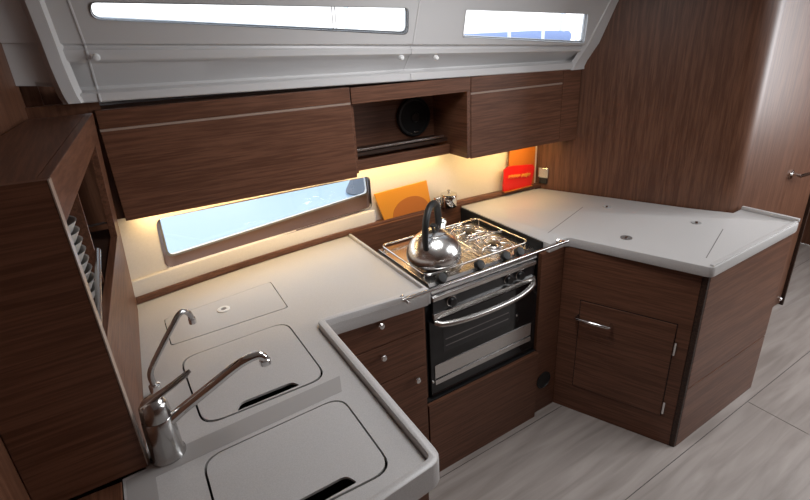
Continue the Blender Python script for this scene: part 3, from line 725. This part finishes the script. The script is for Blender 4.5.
for x, yy, q in ((1.968, 1.417, .8), (1.712, 1.121, 1.), (2.094, 1.037, .85)):
    k = MB(); k.lathe([(.024 * q, .9), (.024 * q, .9022), (.021 * q, .9030), (.016 * q, .9012), (.001, .9010)], (x, yy, 0), (0, 0, 1), 24); lt = obj('flush_latch', k, 'latch' if q == 1 else 'palelatch', r, 40)
    k = MB(); k.slab((x - .012, yy - .007), (x + .012, yy + .007), -.005, .005, .9012, .9034, .001); obj('latch_tongue', k, 'chrome', lt, 0)

# dark fiddle strip along the back of the counters
ft = MB()
fx = [-.070 + (1.958 + .070) * i / 30 for i in range(31)]
ft.prism([(x, back_edge(x) + .001) for x in fx] + [(x, panel_y(x) - .003 if x > .94 else panel_y(x) - .021) for x in reversed(fx)], .901, .925, .002)
tag(obj('fiddle_strip', ft, 'wx', None, 30), 'low dark walnut strip along the back of both counters', 'trim', kind='structure')

# ------------------------------------------------------------------ small things at the back
r = thing('cutting_board', 'bright orange cutting board leaning behind the kettle', 'board', (1.08, 1.895, .926))
b = MB(); q = [(.972, 1.893, .9255), (1.245, 1.897, .9255), (1.226, 1.907, 1.070), (.934, 1.903, 1.060)]
b.hexa([(q[0][0], q[0][1], q[0][2]), (q[1][0], q[1][1], q[1][2]), (q[1][0], q[1][1] + .008, q[1][2]), (q[0][0], q[0][1] + .008, q[0][2]), q[3], q[2], (q[2][0], q[2][1] + .006, q[2][2]), (q[3][0], q[3][1] + .006, q[3][2])], .002); obj('sheet', b, 'orange', r, 0)
b = MB(); n_ = 16
arc = [(1.125 + .105 * math.cos(PI * i / n_), .9275 + .082 * math.sin(PI * i / n_)) for i in range(n_ + 1)]
fy = lambda x, z: 1.893 + (z - .9255) / .14 * .010 + (x - .97) * .0147
b.plate(arc, [], lambda u, v: (u, fy(u, v) - .0012, v), lambda u, v: (u, fy(u, v) + .001, v)); obj('darker_arch', b, 'orange2', r, 0, 'darker orange arch')  # darker orange half disc on the lower part of the board

r = thing('canister', 'small chrome canister with lid knob beside the orange board', 'canister', (1.345, 1.885, .926))
b = MB(); b.lathe([(.038, .9253), (.040, .930), (.040, .982), (.038, .986)], (1.326, 1.864, 0), (0, 0, 1), 32); obj('body', b, 'chrome', r, 40)
b = MB(); b.lathe([(.041, .9862), (.041, .992), (.030, .996), (.001, .998)], (1.326, 1.864, 0), (0, 0, 1), 32); ld = obj('lid', b, 'chrome', r, 40)
b = MB(); b.lathe([(.006, .997), (.006, 1.006), (.010, 1.010), (.001, 1.014)], (1.326, 1.864, 0), (0, 0, 1), 16); obj('lid_knob', b, 'steel', ld, 40)
b = MB(); b.box(1.250, 1.282, 1.866, 1.888, .9255, .982, .003); tag(obj('spice_tin', b, 'steel', None, 0), 'small square steel tin between orange board and chrome canister', 'tin')

b = MB(); b.hexa([(1.733, 1.872, .9255), (1.922, 1.870, .9255), (1.922, 1.886, .9255), (1.733, 1.888, .9255), (1.733, 1.874, 1.188), (1.922, 1.872, 1.188), (1.922, 1.884, 1.188), (1.733, 1.886, 1.188)], .004)
tag(obj('cookbook', b, 'amber', None, 0), 'tall amber book standing behind the red packet', 'book')
r = thing('coffee_packet', 'red packet with gold lettering in front of the amber book', 'packet', (1.79, 1.86, .9255))
b = MB(); pk_ = rrect([(1.684, .930), (1.888, .9265), (1.905, 1.028), (1.890, 1.045), (1.720, 1.062), (1.688, 1.050)], .006, 3)
b.plate(pk_, [], lambda u, v: (u, 1.850 + .012 * abs(v - .99) / .07, v), lambda u, v: (u, 1.8695, v)); obj('pouch', b, 'red', r, 40)
b = MB(); b.prism([(1.684, 1.8475), (1.888, 1.8475), (1.888, 1.8695), (1.684, 1.8695)], .9254, .9275); obj('base_seam', b, 'amber', r, 0)
b = MB(); random.seed(7); xx = 1.708
while xx < 1.868:
    if not 1.785 < xx < 1.797:
        hgt = .009 + random.random() * .008; zz = 1.012 - (xx - 1.708) * .10
        b.tube([(xx, 1.8515, zz - hgt), (xx + .002, 1.8500, zz + hgt * .6), (xx + .006, 1.8500, zz - hgt * .4), (xx + .0085, 1.8500, zz + hgt * .5)], .0015, 6)
    xx += .0095
obj('lettering', b, 'ink', r, 0, 'gold brush lettering')

dB = Vector((2.31 - 1.962, 1.075 - 1.84)).normalized(); nB = Vector((dB.y, -dB.x))
if nB.x > 0: nB = -nB
sb = Vector((1.968, 1.843))
def obx(m, s0, s1, o0, o1, z0, z1, bev): 
    q = [sb + dB * s0 + nB * o0, sb + dB * s1 + nB * o0, sb + dB * s1 + nB * o1, sb + dB * s0 + nB * o1]
    m.hexa([(*v, z0) for v in q] + [(*v, z1) for v in q], bev)
r = thing('wall_socket', 'small chrome socket on the curved bulkhead above the counter corner', 'socket', (sb.x, sb.y, .93))
b = MB(); obx(b, -.030, .030, .0, .022, .962, 1.022, .006); obj('cover', b, 'steel', r, 0)
b = MB(); obx(b, -.022, .022, .0, .016, .928, .9615, .004); obj('plug', b, 'blackmat', r, 0)

# under-cabinet LED strips
for x0, x1, lab in ((.0, .76, 'warm LED strip under the wide wall cabinet'), (1.36, 1.88, 'warm LED strip under the cabinet next to the bulkhead')):
    b = MB(); b.slab((x0, F(x0) + .035), (x1, F(x1) + .035), 0, .012, 1.201 if x0 < 1 else 1.186, 1.2075 if x0 < 1 else 1.1925); tag(obj('light_strip', b, 'led', None, 0), lab, 'lamp', 'under cabinet light strips')

# ------------------------------------------------------------------ outside
b = MB(); b.box(-30, 60, 2.3, 70, -.36, -.30); tag(obj('harbour_water', b, 'sea', None, 0), 'pale blue harbour water outside the hull window', 'water', kind='structure')
b = MB(); b.lathe([(.15, -.33), (.19, -.28), (.18, -.25), (.05, .0), (.04, .06), (.001, .07)], (2.74, 6.05, 0), (0, 0, 1), 24); tag(obj('reflection_cone', b, 'grey', None, 40), 'added grey cone standing in for a lamp reflection in the hull window', 'reflection')  # solid cone added outside to show a lamp reflected in the pane
def boat(x, y, lab, sail):
    r = thing('sailing_boat', lab, 'boat', (x, y, -.3), 'moored boats seen through the coachroof windows')
    b = MB(); lo = [(-2.6, 0), (-2.4, .7), (0, .95), (2.2, .6), (3.2, 0), (2.2, -.6), (0, -.95), (-2.4, -.7)]
    b.loft([[(x + u * .92, y + v * .7, -.35) for u, v in lo], [(x + u, y + v, .85) for u, v in lo]], True, (True, True)); obj('hull', b, 'hullw', r, 0)
    b = MB(); b.loft([[(x + u * .6 - .2, y + v * .62, .85) for u, v in lo], [(x + u * .5 - .2, y + v * .5, 1.22) for u, v in lo]], True, (False, True)); obj('cabin', b, 'hullw', r, 0)
    b = MB(); b.tube([(x + .4, y, .85), (x + .4, y, 9.)], .07, 10); obj('mast', b, 'hullw', r, 60)
    b = MB(); b.tube([(x - 2.4, y, 1.42), (x + .4, y, 1.50)], .06, 10); obj('boom', b, 'hullw', r, 60)
    if sail:
        b = MB(); b.tube([(x - 2.5, y, 1.57), (x - .6, y, 1.57), (x + .6, y, 1.57)], [.15, .16, .13], 12); obj('sail_cover', b, 'blue', r, 60)
    for dx in (-1.95, -1.0, .05):
        b = MB(); b.tube([(x + dx, y - .75, .8), (x + dx, y - .75, 1.95)], .035, 8); obj('stanchion', b, 'hullw', r, 60)
    return r
boat(9.1, 8.6, 'moored white sailing boat with a blue sail cover', True)
boat(4.9, 11.5, 'moored white sailing boat with bare boom further off', False)

# ------------------------------------------------------------------ lights, sky, camera
w = bpy.data.worlds.new('sky'); SC.world = w; w.use_nodes = True
nt = w.node_tree; bg = nt.nodes['Background']
tc = nt.nodes.new('ShaderNodeTexCoord'); sx = nt.nodes.new('ShaderNodeSeparateXYZ'); rp = nt.nodes.new('ShaderNodeValToRGB')
nt.links.new(tc.outputs['Generated'], sx.inputs[0]); nt.links.new(sx.outputs['Z'], rp.inputs['Fac'])
rp.color_ramp.elements[0].color = (1., 1., 1., 1); rp.color_ramp.elements[1].color = (.62, .78, 1., 1)
nt.links.new(rp.outputs['Color'], bg.inputs['Color']); bg.inputs['Strength'].default_value = 2.4

def area(name, loc, target, sx_, sy_, power, col, spread=180):
    l = bpy.data.lights.new(name, 'AREA'); l.shape = 'RECTANGLE'; l.size = sx_; l.size_y = sy_; l.energy = power; l.color = col; l.spread = math.radians(spread)
    o = bpy.data.objects.new(name, l); COL.objects.link(o); o.location = loc
    d = Vector(target) - Vector(loc); o.rotation_euler = d.to_track_quat('-Z', 'Y').to_euler(); return o
area('deck_hatch_daylight', (2.6, -.05, 1.985), (2.6, -.05, 0), 1.0, .9, 20, (.94, .97, 1.))
area('galley_hatch_daylight', (.95, 1.02, 1.985), (.95, 1.02, 0), .55, .45, 10, (.97, .98, 1.))
area('companionway_daylight', (4.2, -.28, 1.5), (.4, 1.0, 1.0), .9, 1.0, 44, (.95, .97, 1.))
area('led_glow', (.38, F(.38) + .045, 1.199), (.38, 1.90, .95), .74, .02, 1.7, (1., .70, .32))
area('led_glow', (1.62, F(1.62) + .045, 1.184), (1.62, 1.93, .95), .50, .02, 1.5, (1., .68, .28))
area('led_glow', (1.06, 1.872, 1.192), (1.06, 1.91, .9), .50, .02, 1.0, (1., .68, .30))

R = Matrix(((0.8383325731603593, -0.23513297255988055, 0.49184446931269366), (-0.5438479569588861, -0.2981762270184767, 0.784423570115452), (-0.03778751764771622, -0.9250964397597584, -0.3778474303920079)))
cam = bpy.data.cameras.new('camera'); co = bpy.data.objects.new('camera', cam); COL.objects.link(co)
m4 = Matrix.Identity(4)
for i in range(3):
    m4[i][0] = R[i][0]; m4[i][1] = -R[i][1]; m4[i][2] = -R[i][2]
m4.translation = (0, 0, 1.7237788)
co.matrix_world = m4
cam.sensor_width = 36; cam.lens = 36 * 481.105 / 810; cam.clip_start = .02; cam.clip_end = 200
cam.shift_x = -18.514 / 810; cam.shift_y = -18.152 / 810
SC.camera = co
vs = SC.view_settings
SC.display_settings.display_device = 'sRGB'
vs.view_transform = 'Standard'; vs.look = 'None'; vs.gamma = 1; vs.exposure = 0; vs.use_curve_mapping = False
SC.cycles.use_denoising = True
SC.cycles.max_bounces = 8; SC.cycles.diffuse_bounces = 4; SC.cycles.glossy_bounces = 4; SC.cycles.transparent_max_bounces = 12
SC.cycles.sample_clamp_indirect = 6.0
